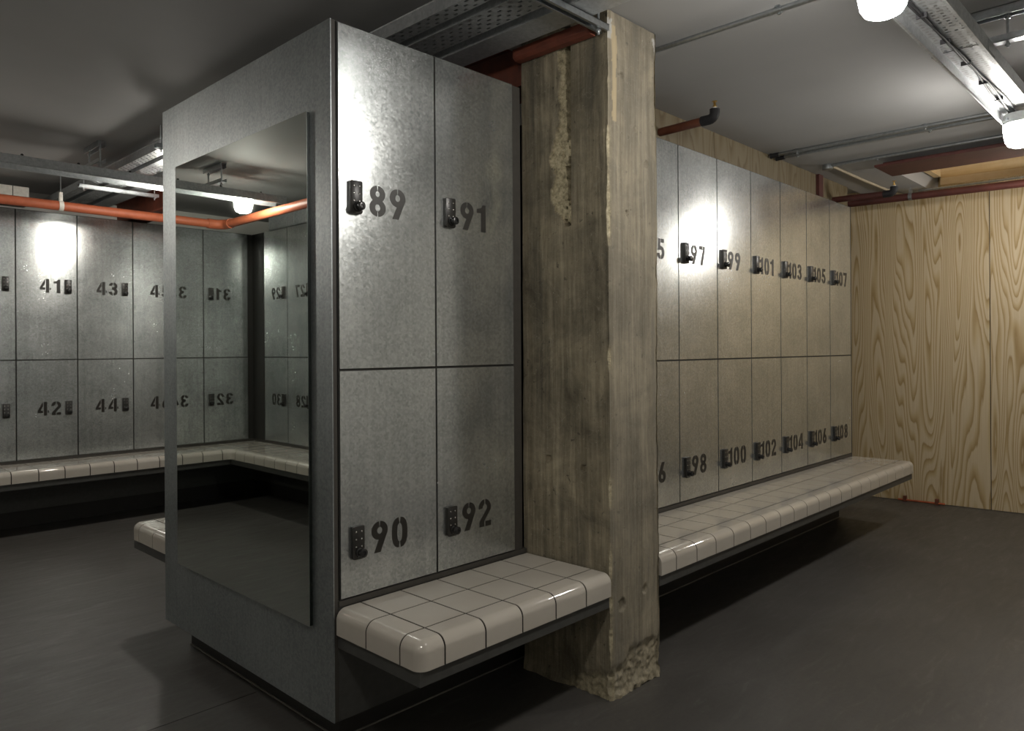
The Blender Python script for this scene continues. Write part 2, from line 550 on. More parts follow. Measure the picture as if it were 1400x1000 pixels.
def make_column():
    nz = 380
    segs = [('L', (C0, 0.015), (C0, CY), 110), ('F', (C0, CY), (C1, CY), 64), ('R', (C1, CY), (C1, 0.015), 60), ('B', (C1, 0.015), (C0, 0.015), 10)]
    ring = []
    for nm, a, c, n in segs:
        for i in range(n):
            t = i / n
            ring.append((a[0] + (c[0] - a[0]) * t, a[1] + (c[1] - a[1]) * t, nm))
    nr = len(ring)
    cx, cy = (C0 + C1) / 2, (CY + 0.015) / 2
    nrm = {'L': (-1, 0), 'F': (0, -1), 'R': (1, 0), 'B': (0, 1)}
    verts = []
    att = {k: [] for k in ('broken', 'paint', 'filler', 'grey')}
    for j in range(nz + 1):
        z = (ZL - 0.002) * j / nz
        if j == nz:
            z = ZR - 0.004
        z = min(z, ZR - 0.004)
        for x, y, nm in ring:
            n = nrm[nm]
            d = 0.0035 * fbm((x * 6, y * 6, z * 3)) + 0.0015 * fbm((x * 40, y * 40, z * 8), 3)
            br = pa = fi = 0.0
            gr = 1.0 if nm in ('F', 'R') else 0.0
            # worn and chipped arrises
            e = max(0.0, 1 - min(abs(x - C0), abs(x - C1)) / 0.02) * max(0.0, 1 - abs(y - CY) / 0.02)
            chip = fbm((x * 3 + 5, y * 3, z * 9), 5)
            if e > 0:
                d -= e * (0.004 + 0.010 * max(0, chip + 0.1))
                br = max(br, min(1, e * 1.1 * max(0, chip * 1.6 + 0.2)))
            # chase hacked into the face beside the lockers
            if nm == 'L' and z > 1.74:
                jag = fbm((1.3, 7.1, z * 9.0), 5)
                wide = 0.020 + 0.020 * max(0, jag + 0.25) + 0.050 * math.exp(-((z - 2.03) / 0.075) ** 2) + 0.058 * math.exp(-((z - 1.86) / 0.055) ** 2)
                if z < 1.80:
                    wide *= max(0.0, (z - 1.74) / 0.06)
                back = -0.212 + wide
                if -0.238 < y < back:
                    u = (back - y) / max(0.02, back + 0.232)
                    dep = 0.008 + 0.016 * min(1, u * 1.3)
                    if y < -0.206 + 0.004 * jag:
                        dep = 0.085
                    if (1.97 < z < 2.07 or z < 1.84) and fbm((4, y * 30, z * 26), 3) > -0.3:
                        dep = min(dep, 0.010)
                        br = 1.0
                    d -= dep + 0.006 * fbm((x * 30, y * 60, z * 60), 3)
                    br = 1.0 if dep < 0.03 else 0.0
            # crumbling foot
            lim = 0.115 + 0.05 * fbm((x * 9, y * 9, 2.2), 4)
            if nm == 'F':
                lim += 0.05 * (x - C0) / (C1 - C0)
            if nm == 'L':
                lim *= max(0, min(1.0, (-y - 0.16) / 0.2))
            if z < lim and nm in ('F', 'R', 'L'):
                k = min(1, (lim - z) / 0.03)
                d -= k * (0.008 + 0.009 * fbm((x * 45, y * 45, z * 45), 6) + 0.003)
                br = max(br, 0.5 * k)
            if z < 0.045 and nm != 'B':
                d += 0.012 * (1 - z / 0.045) * (0.7 + 0.5 * fbm((x * 12, y * 12, 0), 3))
            # pits in the front
            for (px, pz, pr_) in ((0.955, 0.335, 0.016), (1.10, 0.36, 0.012), (0.97, 2.28, 0.01), (1.06, 2.10, 0.009), (1.13, 1.98, 0.010), (1.0, 1.78, 0.008)):
                if nm == 'F' and (x - px) ** 2 + (z - pz) ** 2 < pr_ ** 2 * 1.7:
                    d -= 0.008
            for (py, pz, pr_) in ((-0.12, 0.85, 0.011), (-0.29, 0.83, 0.011)):
                if nm == 'L' and (y - py) ** 2 + (z - pz) ** 2 < pr_ ** 2 * 1.6:
                    d -= 0.012
            # plaster and filler marks near the head
            nn = fbm((x * 20, y * 20, z * 20), 3)
            if nm == 'F' and z > 2.40 and x < C0 + 0.026 + 0.01 * nn and z < 2.47 + 0.01 * nn:
                pa = 0.9
            if nm == 'F' and 2.42 < z < 2.48 and x > C1 - 0.035 + (2.48 - z) * 0.4:
                pa = 1.0
            if nm == 'F' and 2.10 < z < 2.45:
                cxl = C0 + 0.034 + 0.006 * fbm((0, 3, z * 12), 3)
                if abs(x - cxl) < 0.013 * (0.6 + 0.6 * fbm((8, 3, z * 9), 3) + 0.4):
                    fi = 0.85
            verts.append((x + n[0] * d, y + n[1] * d, z))
            for k_, v_ in zip(('broken', 'paint', 'filler', 'grey'), (br, pa, fi, gr)):
                att[k_].append(v_)
    faces = []
    for j in range(nz):
        for i in range(nr):
            i2 = (i + 1) % nr
            faces.append((j * nr + i, j * nr + i2, (j + 1) * nr + i2, (j + 1) * nr + i))
    faces.append(tuple(range(nr))[::-1])
    faces.append(tuple(nz * nr + i for i in range(nr)))
    me = bpy.data.meshes.new('concrete_column')
    me.from_pydata(verts, [], faces)
    bm = bmesh.new()
    bm.from_mesh(me)
    bmesh.ops.recalc_face_normals(bm, faces=bm.faces[:])
    bm.to_mesh(me)
    bm.free()
    for k_, vals in att.items():
        a = me.attributes.new(k_, 'FLOAT', 'POINT')
        a.data.foreach_set('value', vals)
    me.polygons.foreach_set('use_smooth', [True] * len(me.polygons))
    me.set_sharp_from_angle(angle=math.radians(50))
    me.materials.append(M['concrete'])
    o = link('concrete_column', me)
    return tag(o, 'rough board-marked concrete column with a hacked-out chase, between the locker rows', 'column')


make_column()

# ------------------------------------------------------------------ stencil digits
def ann(c, ro, ri, a0, a1, slits=(), gap=0.03, ex=2.0, n=36):
    """annulus sector as quads; slit angles leave stencil bridges"""
    out = []

    def P(r, t):
        ct, st_ = math.cos(t), math.sin(t)
        q = 2.0 / ex
        return (c[0] + r[0] * math.copysign(abs(ct) ** q, ct), c[1] + r[1] * math.copysign(abs(st_) ** q, st_))
    cuts = sorted(math.radians(s) for s in slits)
    A0, A1 = math.radians(a0), math.radians(a1)
    spans = []
    cur = A0
    for s in cuts:
        if A0 < s < A1:
            spans.append((cur, s, cur != A0, True))
            cur = s
    spans.append((cur, A1, cur != A0, False))
    for s0, s1, g0, g1 in spans:
        k = max(4, int(n * (s1 - s0) / (2 * math.pi)))
        po, pi_ = [], []
        for i in range(k + 1):
            f = i / k
            to = s0 + (gap / ro[0] if g0 else 0) + (s1 - s0 - (gap / ro[0] if g0 else 0) - (gap / ro[0] if g1 else 0)) * f
            gi = min(0.6, gap / ri[0])
            ti = s0 + (gi if g0 else 0) + (s1 - s0 - (gi if g0 else 0) - (gi if g1 else 0)) * f
            po.append(P(ro, to))
            pi_.append(P(ri, ti))
        for i in range(k):
            out.append([pi_[i], po[i], po[i + 1], pi_[i + 1]])
    return out


def rot180(polys, w):
    return [[(w - x, 1 - y) for x, y in p] for p in polys]


nine = ann((0.32, 0.70), (0.32, 0.30), (0.100, 0.112), 94.5, 445.5) + [[(0.10, 0), (0.35, 0), (0.636, 0.64), (0.47, 0.50), (0.28, 0.40)]]
DIG = {
    '0': (ann((0.32, 0.5), (0.32, 0.5), (0.105, 0.30), 94.5, 265.5, (), ex=2.5) + ann((0.32, 0.5), (0.32, 0.5), (0.105, 0.30), 274.5, 445.5, (), ex=2.5), 0.64),
    '1': ([[(0.20, 0), (0.44, 0), (0.44, 0.72), (0.20, 0.72)], [(0.0, 0.68), (0.20, 0.70), (0.20, 0.88), (0.0, 0.83)], [(0.20, 0.70), (0.44, 0.70), (0.44, 1.0), (0.29, 1.0), (0.25, 0.92), (0.20, 0.88)]], 0.44),
    '2': (ann((0.31, 0.69), (0.31, 0.31), (0.115, 0.13), -22, 184, (90,)) +
          [[(0.02, 0.0), (0.28, 0.0), (0.28, 0.20), (0.05, 0.20)], [(0.02, 0.10), (0.28, 0.20), (0.605, 0.60), (0.42, 0.645), (0.05, 0.22)],
           [(0.335, 0), (0.62, 0), (0.62, 0.19), (0.335, 0.19)]], 0.62),
    '3': (ann((0.29, 0.735), (0.30, 0.265), (0.10, 0.095), -92, 176, (90,)) + ann((0.29, 0.30), (0.32, 0.30), (0.100, 0.112), -176, 92, (-90,)) +
          [[(0.20, 0.44), (0.42, 0.44), (0.42, 0.63), (0.20, 0.63)]], 0.61),
    '4': ([[(0.39, 0), (0.60, 0), (0.60, 1), (0.39, 1)], [(0.0, 0.20), (0.34, 0.20), (0.34, 0.37), (0.0, 0.37)],
           [(0.0, 0.37), (0.19, 0.37), (0.34, 0.68), (0.34, 1.0)], [(0.64, 0.20), (0.71, 0.20), (0.71, 0.37), (0.64, 0.37)]], 0.71),
    '5': ([[(0.10, 0.81), (0.28, 0.81), (0.28, 1), (0.10, 1)], [(0.33, 0.81), (0.60, 0.81), (0.60, 1), (0.33, 1)], [(0.06, 0.42), (0.27, 0.50), (0.28, 0.82), (0.09, 0.82)]] +
          ann((0.31, 0.32), (0.32, 0.32), (0.115, 0.14), -172, 132, (-90,)), 0.63),
    '7': ([[(0, 0.80), (0.37, 0.80), (0.37, 1), (0, 1)], [(0.42, 0.80), (0.63, 0.84), (0.63, 1), (0.42, 1)], [(0.13, 0), (0.37, 0), (0.63, 0.86), (0.41, 0.82)]], 0.63),
    '8': (ann((0.32, 0.73), (0.30, 0.27), (0.082, 0.092), 95, 445) + ann((0.32, 0.285), (0.32, 0.285), (0.100, 0.112), -85, 265) +
          [[(0.12, 0.42), (0.52, 0.42), (0.52, 0.62), (0.12, 0.62)]], 0.64),
    '9': (nine, 0.64),
}
DIG['6'] = (rot180(nine, 0.64), 0.64)
DH = 0.102


def number_mesh(txt):
    """digits in the xz plane facing -y, lower left corner at the origin; a skin of paint 0.4 mm thick"""
    mb = MB()
    x = 0.0
    for ch in txt:
        polys, w_ = DIG[ch]
        for ip, p in enumerate(polys):
            mb.prism([(x + u * DH, v_ * DH) for u, v_ in p], 0.0004 if len(polys) - ip > 3 else 0.00045 + 0.00006 * (len(polys) - ip), lambda u, v_, w2: (u, -w2, v_))
        x += w_ * DH + 0.017
    return mb.mesh('number', 'print'), x - 0.017


# ------------------------------------------------------------------ lockers
LW = 0.40
GAP = 0.0040
_cache = {}


def lock_meshes():
    if 'lock' in _cache:
        return _cache['lock']
    hw, hh = 0.0225, 0.053
    pts = [(-hw, -hh + 0.006), (-hw + 0.006, -hh), (hw - 0.006, -hh), (hw, -hh + 0.006), (hw, hh - 0.003), (hw - 0.003, hh), (-hw + 0.003, hh), (-hw, hh - 0.003)]
    body = MB().prism(pts, 0.014, lambda u, v_, w_: (u, -w_, v_)).mesh('lock_body', 'lock', bevel=0.0012, smooth=35)
    kn = MB().lathe([(0.0165, -0.0142), (0.0165, -0.018), (0.0115, -0.020), (0.0115, -0.028), (0.0140, -0.030), (0.0140, -0.038), (0.0115, -0.0395), (0.006, -0.0395), (0.006, -0.037)], (0.003, 0, -0.030), 'Y', 16)
    knob = kn.mesh('lock_knob', 'knob', smooth=40)
    bt = MB()
    for ix in (-1, 1):
        for iz in range(3):
            bt.lathe([(0.0028, -0.013), (0.0028, -0.0152), (0.0018, -0.0158)], (0.0105 * ix, 0, 0.036 - 0.024 * iz), 'Y', 8)
    btn = bt.mesh('lock_buttons', 'chrome', smooth=40)
    _cache['lock'] = (body, knob, btn)
    return _cache['lock']


def door_mesh(h):
    k = ('door', round(h, 4))
    if k not in _cache:
        _cache[k] = MB().quadbox(GAP, LW - GAP, 0, 0.005, GAP, h - GAP).mesh('door', 'galv')
    return _cache[k]


def body_mesh(h, dep):
    k = ('body', round(h, 4), dep)
    if k not in _cache:
        mb = MB()
        mb.quadbox(0, LW, 0.0055, dep, 0, h)
        _cache[k] = mb.mesh('locker_body', 'carcass')
    return _cache[k]


ONES = 'zero one two three four five six seven eight nine'.split()
TENS = 'x x twenty thirty forty fifty sixty seventy eighty ninety'.split()


def words(n):
    if n >= 100:
        return 'one hundred' + ('' if n == 100 else ' and ' + ONES[n - 100])
    return TENS[n // 10] + ('' if n % 10 == 0 else '-' + ONES[n % 10])


def locker(num, base, rotz, z0, z1, numz, style, dep, label, group):
    """local frame: x along the row from the left edge, y into the locker; style 'L' lock left of the number, 'R' lock right"""
    t = thing('locker', label, 'locker', base, rotz, group)
    h = z1 - z0
    link('locker_body', body_mesh(h, dep), None, t, (0, 0, z0))
    d = link('door', door_mesh(h), None, t, (0, 0, z0))
    nm, w_ = number_mesh(str(num))
    if style == 'L':
        nx = 0.120 if len(str(num)) == 2 else 0.112
        lx = 0.062
    else:
        nx = 0.286 - w_
        lx = 0.337
    o = link('number', nm, None, d, (nx, -0.0002, numz - DH / 2 - z0))
    o['label'] = 'black stencilled number %d' % num
    bd, kn, bt = lock_meshes()
    for nme, me in (('lock_body', bd), ('lock_knob', kn), ('lock_buttons', bt)):
        q = link(nme, me, None, d, (lx, 0, numz - 0.001 - z0))
        if nme == 'lock_buttons':
            q['kind'] = 'stuff'
    return t


ZB, ZM = 0.485, 1.2125
ZNU, ZNL, ZNLF = 1.766, 0.660, 0.853
# island row
x_of = {}
for k, n in enumerate((89, 91)):
    x_of[n] = 0.0243 + k * LW
for k, n in enumerate((93, 95, 97, 99, 101, 103, 105, 107)):
    x_of[n] = 2.0404 - 2 * LW + k * LW
for n, x in x_of.items():
    for num, tier in ((n, 'upper'), (n + 1, 'lower')):
        where = {89: 'beside the mirror panel', 91: 'left of the concrete column', 93: 'behind the concrete column', 95: 'just behind the concrete column'}.get(n, 'above the long bench')
        locker(num, (x, 0, 0), 0, ZM if tier == 'upper' else ZB, H if tier == 'upper' else ZM,
               ZNU if tier == 'upper' else ZNL, 'L', 0.50,
               '%s galvanised locker stencilled %s, %s' % (tier, words(num), where), 'lockers of the island row')
# rear wall row
for k, n in enumerate(range(31, 51, 2)):
    x = -1.8985 + k * 0.4005
    for num, tier in ((n, 'upper'), (n + 1, 'lower')):
        locker(num, (x, 4.303, 0), 0, ZM + 0.003 if tier == 'upper' else ZB, H if tier == 'upper' else ZM + 0.003,
               ZNU if tier == 'upper' else ZNLF, 'R', 0.50,
               '%s galvanised locker stencilled %s, on the rear wall' % (tier, words(num)), 'lockers on the rear wall')
# side wall row (front faces towards +x)
XW = -1.95
for k, n in enumerate((29, 27, 25, 23)):
    y = 4.10 - LW * (k + 1)
    for num, tier in ((n, 'upper'), (n + 1, 'lower')):
        locker(num, (XW, y, 0), math.pi / 2, ZM + 0.003 if tier == 'upper' else ZB, H if tier == 'upper' else ZM + 0.003,
               ZNU if tier == 'upper' else ZNLF, 'L', 0.48,
               '%s galvanised locker stencilled %s, on the side wall' % (tier, words(num)), 'lockers on the side wall')

# corner post between the rear and side rows
t = thing('corner_post', 'black corner post between the rear wall lockers and the side wall lockers', 'post', (XW, 4.303, 0))
box_obj('post_face', (0.002, 0.050, 0.004, 0.20, 0.47, H), 'carcass', t)
box_obj('post_return', (-0.20, 0.002, -0.199, 0.20, 0.47, H), 'carcass', t)

# island plinth, base panels, core and end panel
IB = 1.3267
t = thing('island_cabinet_core', 'dark steel base and recessed black plinth under the island lockers', 'locker base')
box_obj('base_panel', (0.0185, C0 - 0.004, 0.0, 0.02, 0.1075, 0.484), 'frame', t)
box_obj('base_panel', (C1 + 0.004, 4.44, 0.0, 0.02, 0.1075, 0.484), 'frame', t)
box_obj('base_panel', (0.0185, 4.44, IB - 0.02, IB, 0.1075, 0.484), 'frame', t)
box_obj('base_deck', (0.0185, 4.44, 0.021, IB - 0.021, 0.1075, 0.484), 'carcass', t)
box_obj('plinth', (0.075, 4.43, 0.09, IB - 0.09, 0.0, 0.1070), 'carcass', t)
box_obj('sealant_bead', (0.070, 4.435, 0.085, 0.0895, 0.0, 0.004), 'sealant', t)
box_obj('sealant_bead', (0.070, 0.0745, 0.085, IB - 0.085, 0.0, 0.004), 'sealant', t)
box_obj('island_core', (0.0185, 4.44, 0.502, IB - 0.021, 0.4845, H - 0.002), 'carcass', t)
box_obj('back_sheet', (0.0185, 4.44, IB - 0.0205, IB, 0.4845, H), 'galv', t)
box_obj('filler_strip', (0.8250, 0.868, 0.004, 0.30, 0.4845, H - 0.004), 'trim', t)
box_obj('filler_strip', (C1 + 0.005, 1.2385, 0.004, 0.30, 0.4845, H - 0.004), 'trim', t)
box_obj('end_sheet', (4.4410, 4.452, 0.0, IB, 0.1075, H), 'trim', t)
box_obj('sill_trim', (0.0185, C0 - 0.006, -0.003, 0.015, 0.467, 0.4842), 'trim', t)
box_obj('sill_trim', (C1 + 0.005, 4.44, -0.003, 0.015, 0.467, 0.4842), 'trim', t)

t = thing('end_panel', 'tall galvanised sheet panel closing the end of the locker island', 'panel')
box_obj('galvanised_sheet', (0.0, 0.0035, 0.0, IB, 0.1075, H), 'galv_panel', t)
box_obj('panel_edge', (0.0036, 0.0183, 0.001, IB, 0.1080, H - 0.001), 'trim', t)

t = thing('mirror', 'tall frameless mirror fixed on the galvanised end panel', 'mirror', (0, 0, 0))
box_obj('mirror_glass', (-0.0125, -0.012, 0.120, 1.162, 0.383, 2.048), 'mirror', t)
box_obj('mirror_back', (-0.0119, -0.0005, 0.1215, 1.1605, 0.3845, 2.0465), 'edge_dark', t)

# ------------------------------------------------------------------ tiled benches
ZT, ZF, ZS = 0.465, 0.384, 0.341      # tile top, tile skirt bottom, steel bottom
TP, TG = 0.1608, 0.0031               # tile pitch, half joint
RR = 0.034


def axis_coords(lo, hi, rlo, rhi, r):
    k = 6
    out = [lo]
    if rlo:
        out += [lo + r * i / k for i in range(1, k + 1)]
    if rhi:
        out += [hi - r * (k - i) / k for i in range(0, k)]
    out.append(hi)
    res = []
    for v_ in out:
        if not res or v_ > res[-1] + 1e-6:
            res.append(v_)
    return res


def tile_mesh(sx, sy, sz, fl_):
    """rounded tile block from (0,0,-sz) to (sx,sy,0); fl_ holds the rounded sides among l r f b, always with the top"""
    key = ('tile', round(sx, 4), round(sy, 4), round(sz, 4), fl_)
    if key in _cache:
        return _cache[key]
    lo = (0, 0, -sz)
    hi = (sx, sy, 0)
    rl = ('l' in fl_, 'f' in fl_, False)
    rh = ('r' in fl_, 'b' in fl_, bool(fl_))
    A = [axis_coords(lo[i], hi[i], rl[i], rh[i], RR) for i in range(3)]
    idx = {}
    mb = MB()

    def vid(i, j, k):
        if (i, j, k) in idx:
            return idx[(i, j, k)]
        p = Vector((A[0][i], A[1][j], A[2][k]))
        q = Vector((min(max(p[a], lo[a] + (RR if rl[a] else 0)), hi[a] - (RR if rh[a] else 0)) for a in range(3)))
        d = p - q
        if d.length > 1e-7:
            mx = max(abs(c_) for c_ in d)
            if mx > 0 and sum(1 for c_ in d if abs(c_) > 1e-7) > 1:
                p = q + d.normalized() * mx
        idx[(i, j, k)] = len(mb.v)
        mb.v.append(tuple(p))
        return idx[(i, j, k)]
    nx, ny, nz = len(A[0]) - 1, len(A[1]) - 1, len(A[2]) - 1
    for i in range(nx):
        for j in range(ny):
            for k in (0, nz):
                mb.f.append((vid(i, j, k), vid(i + 1, j, k), vid(i + 1, j + 1, k), vid(i, j + 1, k)))
    for i in range(nx):
        for k in range(nz):
            for j in (0, ny):
                mb.f.append((vid(i, j, k), vid(i + 1, j, k), vid(i + 1, j, k + 1), vid(i, j, k + 1)))
    for j in range(ny):
        for k in range(nz):
            for i in (0, nx):
                mb.f.append((vid(i, j, k), vid(i, j + 1, k), vid(i, j + 1, k + 1), vid(i, j, k + 1)))
    me = mb.mesh('tile', 'tile', smooth=40)
    _cache[key] = me
    return me


def grout(t, x0, x1, y0, y1, fl_):
    me = tile_mesh(x1 - x0, y1 - y0, ZT - ZF - 0.0022, fl_).copy()
    me.materials[0] = M['grout']
    return link('grout_bed', me, None, t, (x0, y0, ZT - 0.0015))


def bench(t, xs_, ys_, round_left, front='f', round_right=False):
    """grid of tiles in the bench's own frame; ys_ from the front edge to the back"""
    for i in range(len(xs_) - 1):
        for j in range(len(ys_) - 1):
            fl_ = ''
            if i == 0 and round_left:
                fl_ += 'l'
            if i == len(xs_) - 2 and round_right:
                fl_ += 'r'
            if j == 0:
                fl_ += 'f'
            x0 = xs_[i] + (0 if 'l' in fl_ else TG)
            x1 = xs_[i + 1] - (0 if 'r' in fl_ else TG)
            y0 = ys_[j] + (0 if j == 0 else TG)
            y1 = ys_[j + 1] - TG
            hgt = (ZT - ZF) if fl_ else 0.012
            link('tile', tile_mesh(x1 - x0, y1 - y0, hgt, fl_), None, t, (x0, y0, ZT))


YB = [-0.418, -0.3275, -0.163, -0.0035]
# short bench below lockers 89 to 92
t = thing('tiled_bench', 'short cream tiled bench under lockers 90 and 92, ending at the concrete column', 'bench')
xs_ = [0.006] + [0.097 + TP * k for k in range(5)] + [C0 - 0.004]
bench(t, xs_, YB, True)
grout(t, 0.0075, C0 - 0.006, -0.4165, -0.004, 'lf')
box_obj('steel_frame', (0.014, C0 - 0.006, -0.408, -0.001, ZS, ZF), 'frame', t)
# long bench
t = thing('tiled_bench', 'long cream tiled bench running from the concrete column below lockers 96 to 108', 'bench')
xs_ = [C1 + 0.006] + [1.322 + TP * k for k in range(20)] + [4.442]
bench(t, xs_, YB, False)
grout(t, C1 + 0.010, 4.437, -0.4165, -0.004, 'f')
box_obj('steel_frame', (C1 + 0.008, 4.440, -0.408, -0.001, ZS, ZF), 'frame', t)
# bench on the rear side of the island (turned round)
t = thing('tiled_bench', 'cream tiled bench on the rear side of the island, showing past the mirror panel', 'bench', (4.44, IB, 0), math.pi)
xs_ = [0.0] + [4.44 - 0.097 - TP * k for k in range(27)][::-1] + [4.434]
bench(t, [x for x in xs_ if x >= 0], YB, False, round_right=True)
grout(t, 0.004, 4.4325, -0.4165, -0.004, 'rf')
box_obj('steel_frame', (0.004, 4.426, -0.408, -0.001, ZS, ZF), 'frame', t)
# L-shaped bench along rear and side walls
t = thing('tiled_bench', 'L-shaped cream tiled bench along the rear wall lockers and the side wall lockers', 'bench')
Y0 = 4.303
FY, FX = Y0 - 0.418, XW + 0.418
YF = [Y0 + y for y in YB]
XE = 3.10
seam = [-0.019 + TP * k for k in range(-9, 20)]           # first seam beyond the inner corner
xin = [s for s in seam if s > FX + 0.06 and s < XE]
for i in range(len(xin) - 1):
    x0, x1 = xin[i] + TG, xin[i + 1] - TG
    link('tile', tile_mesh(x1 - x0, YF[1] - TG - YF[0], ZT - ZF, 'f'), None, t, (x0, YF[0], ZT))
xback = [XW + 0.0035, XW + 0.163, XW + 0.3275] + xin
for i in range(len(xback) - 1):
    for j in (1, 2):
        x0, x1 = xback[i] + TG, xback[i + 1] - TG
        y0, y1 = YF[j] + TG, YF[j + 1] - TG
        link('tile', tile_mesh(x1 - x0, y1 - y0, 0.012, ''), None, t, (x0, y0, ZT))
yside = [FY - 0.0815 - TP * k for k in range(0, 9)]
for k in range(len(yside) - 1):
    y0, y1 = yside[k + 1] + TG, yside[k] - TG
    # front edge row faces +x
    link('tile', tile_mesh(0.0905 - TG, y1 - y0, ZT - ZF, 'r'), None, t, (FX - 0.0905 + TG, y0, ZT))
ysb = [YF[1]] + yside
for k in range(len(ysb) - 1):
    y0, y1 = ysb[k + 1] + TG, ysb[k] - TG
    for a, c in ((0.0035, 0.163), (0.163, 0.3275)):
        link('tile', tile_mesh(c - a - 2 * TG, y1 - y0, 0.012, ''), None, t, (XW + a + TG, y0, ZT))
# concave corner tile: bullnose profile swept round the inner corner
rf = 0.03
cxx, cyy = FX + rf, FY - rf
path = [(xin[0] - TG, FY, 0, 1)]
for k in range(9):
    a = math.pi / 2 + (math.pi / 2) * k / 8
    path.append((cxx + rf * math.cos(a), cyy + rf * math.sin(a), math.cos(a), math.sin(a)))
path.append((FX, yside[0] + TG, -1, 0))
prof = [(0, ZF)] + [(RR - RR * math.cos(a), ZT - RR + RR * math.sin(a)) for a in [math.pi / 2 * k / 7 for k in range(8)]] + [(0.0905 - TG, ZT), (0.0905 - TG, ZF)]
mb = MB()
for px, py, nx_, ny_ in path:
    for d, z in prof:
        mb.v.append((px + nx_ * d, py + ny_ * d, z))
np_ = len(prof)
for i in range(len(path) - 1):
    for k in range(np_ - 1):
        mb.f.append((i * np_ + k, i * np_ + k + 1, (i + 1) * np_ + k + 1, (i + 1) * np_ + k))
mb.f.append(tuple(range(np_)))
mb.f.append(tuple((len(path) - 1) * np_ + k for k in range(np_)))
top_ids = [i * np_ + np_ - 2 for i in range(1, len(path) - 1)]
mb.v.append((FX - 0.0905 + TG, FY + 0.0905 - TG, ZT))
mb.f.append(tuple(top_ids + [len(mb.v) - 1]))
link('corner_tile', mb.mesh('corner_tile', 'tile', smooth=40), None, t)
yend = yside[-1]
grout(t, FX - 0.003, xin[-1] - 0.004, FY + 0.0015, Y0 - 0.004, 'f')
grout(t, XW + 0.004, FX - 0.0015, yend + 0.004, FY - 0.05, 'r')
box_obj('grout_bed', (XW + 0.004, FX - 0.034, FY - 0.06, Y0 - 0.004, ZF + 0.001, ZT - 0.0015), 'grout', t)
sf = MB()
sf.quadbox(XW + 0.001, xin[-1] - 0.004, FY + 0.010, Y0 - 0.001, ZS, ZF)
sf.quadbox(XW + 0.001, FX - 0.010, yend + 0.004, FY + 0.010, ZS, ZF)
link('steel_frame', sf.mesh('steel_frame', 'frame'), None, t)

t = thing('wall_cabinet_support', 'dark steel base and black plinth under the rear wall lockers', 'locker base')
t2 = thing('wall_cabinet_support', 'dark steel base and black plinth under the side wall lockers', 'locker base')
box_obj('base_panel', (XW, 3.2, Y0, Y0 + 0.02, 0.12, 0.4845), 'frame', t)
box_obj('base_panel', (XW - 0.02, XW, 2.40, Y0, 0.12, 0.4845), 'frame', t2)
box_obj('plinth', (XW - 0.02, 3.2, Y0 + 0.03, Y0 + 0.5, 0.0, 0.1195), 'carcass', t)
box_obj('plinth', (XW - 0.50, XW - 0.03, 2.40, Y0 + 0.02, 0.0, 0.1195), 'carcass', t2)
box_obj('sill_trim', (XW, 3.1, Y0 - 0.003, Y0 + 0.015, 0.467, 0.4842), 'trim', t)
box_obj('sill_trim', (XW - 0.015, XW + 0.003, 2.50, Y0, 0.467, 0.4842), 'trim', t2)


# ------------------------------------------------------------------ perforated trays
def perf_base(mb, L, Wd, f, cell=0.025, pattern='mixed'):
    """plate with real openings; f(u, v) -> point, u along, v across"""
    nu = int(L / cell)
    nv = max(2, int(round(Wd / cell)))
    cv = Wd / nv
    for i in range(nu):
        for j in range(nv):
            u0, v0 = i * cell, j * cv
            if pattern == 'mixed':
                kind = 'slot' if (i + (j % 2)) % 3 == 2 else 'hole'
                if (i * 7 + j * 3) % 11 == 0:
                    kind = 'none'
            else:
                kind = 'slotu' if (i + j) % 2 == 0 else 'none'
            A = [(u0, v0), (u0 + cell, v0), (u0 + cell, v0 + cv), (u0, v0 + cv)]
            if kind == 'none':
                mb.poly([f(*p) for p in A])
                continue
            c = (u0 + cell / 2, v0 + cv / 2)
            if kind == 'hole':
                hu, hv = 0.0054, 0.0050
            elif kind == 'slot':
                hu, hv = 0.0030, 0.0100
            else:
                hu, hv = 0.0085, 0.0046
            B = [(c[0] - hu, c[1] - hv), (c[0] + hu, c[1] - hv), (c[0] + hu, c[1] + hv), (c[0] - hu, c[1] + hv)]
            n = len(mb.v)
            mb.v += [f(*p) for p in A + B]
            for k in range(4):
                k2 = (k + 1) % 4
                mb.f.append((n + k, n + k2, n + 4 + k2, n + 4 + k))


def tray_thing(label, L, Wd, Hf, inverted, pattern, loc, rotz, group=None, perforated=True, seams=()):
    """local frame: x along the tray, y across (0..Wd), z from the base (0) towards the flange tips"""
    t = thing('cable_tray', label, 'cable tray', loc, rotz, group)
    s = -1 if inverted else 1
    mb = MB()
    if perforated:
        perf_base(mb, L, Wd, lambda u, v_: (u, v_, 0), pattern=pattern)
    else:
        mb.quadbox(0, L, 0, Wd, -0.001, 0.0)
    link('perforated_base' if perforated else 'base_plate', mb.mesh('tray_base', 'tray', fix=False), None, t)
    for y, d in ((0, 1), (Wd, -1)):
        fm = MB()
        z0, z1 = sorted((0, s * Hf))
        fm.quadbox(0, L, y - 0.0007, y + 0.0007, z0, z1)
        a, c = sorted((y, y + d * 0.009))
        fm.quadbox(0, L, a, c, s * Hf - 0.0015, s * Hf + 0.0015)
        fm.tube([(0, y, s * Hf), (L, y, s * Hf)], 0.0028, 6)
        link('flange', fm.mesh('flange', 'tray'), None, t)
    for x in seams:
        sm = MB()
        sm.quadbox(x - 0.05, x + 0.05, -0.003, -0.0008, *sorted((s * 0.006, s * (Hf - 0.006))))
        link('splice_plate', sm.mesh('splice_plate', 'tray'), None, t)
        box_obj('joint', (x - 0.0015, x + 0.0015, 0, Wd, -0.0012 if inverted else 0.0, 0.0 if inverted else 0.0012), 'carcass', t)
    return t


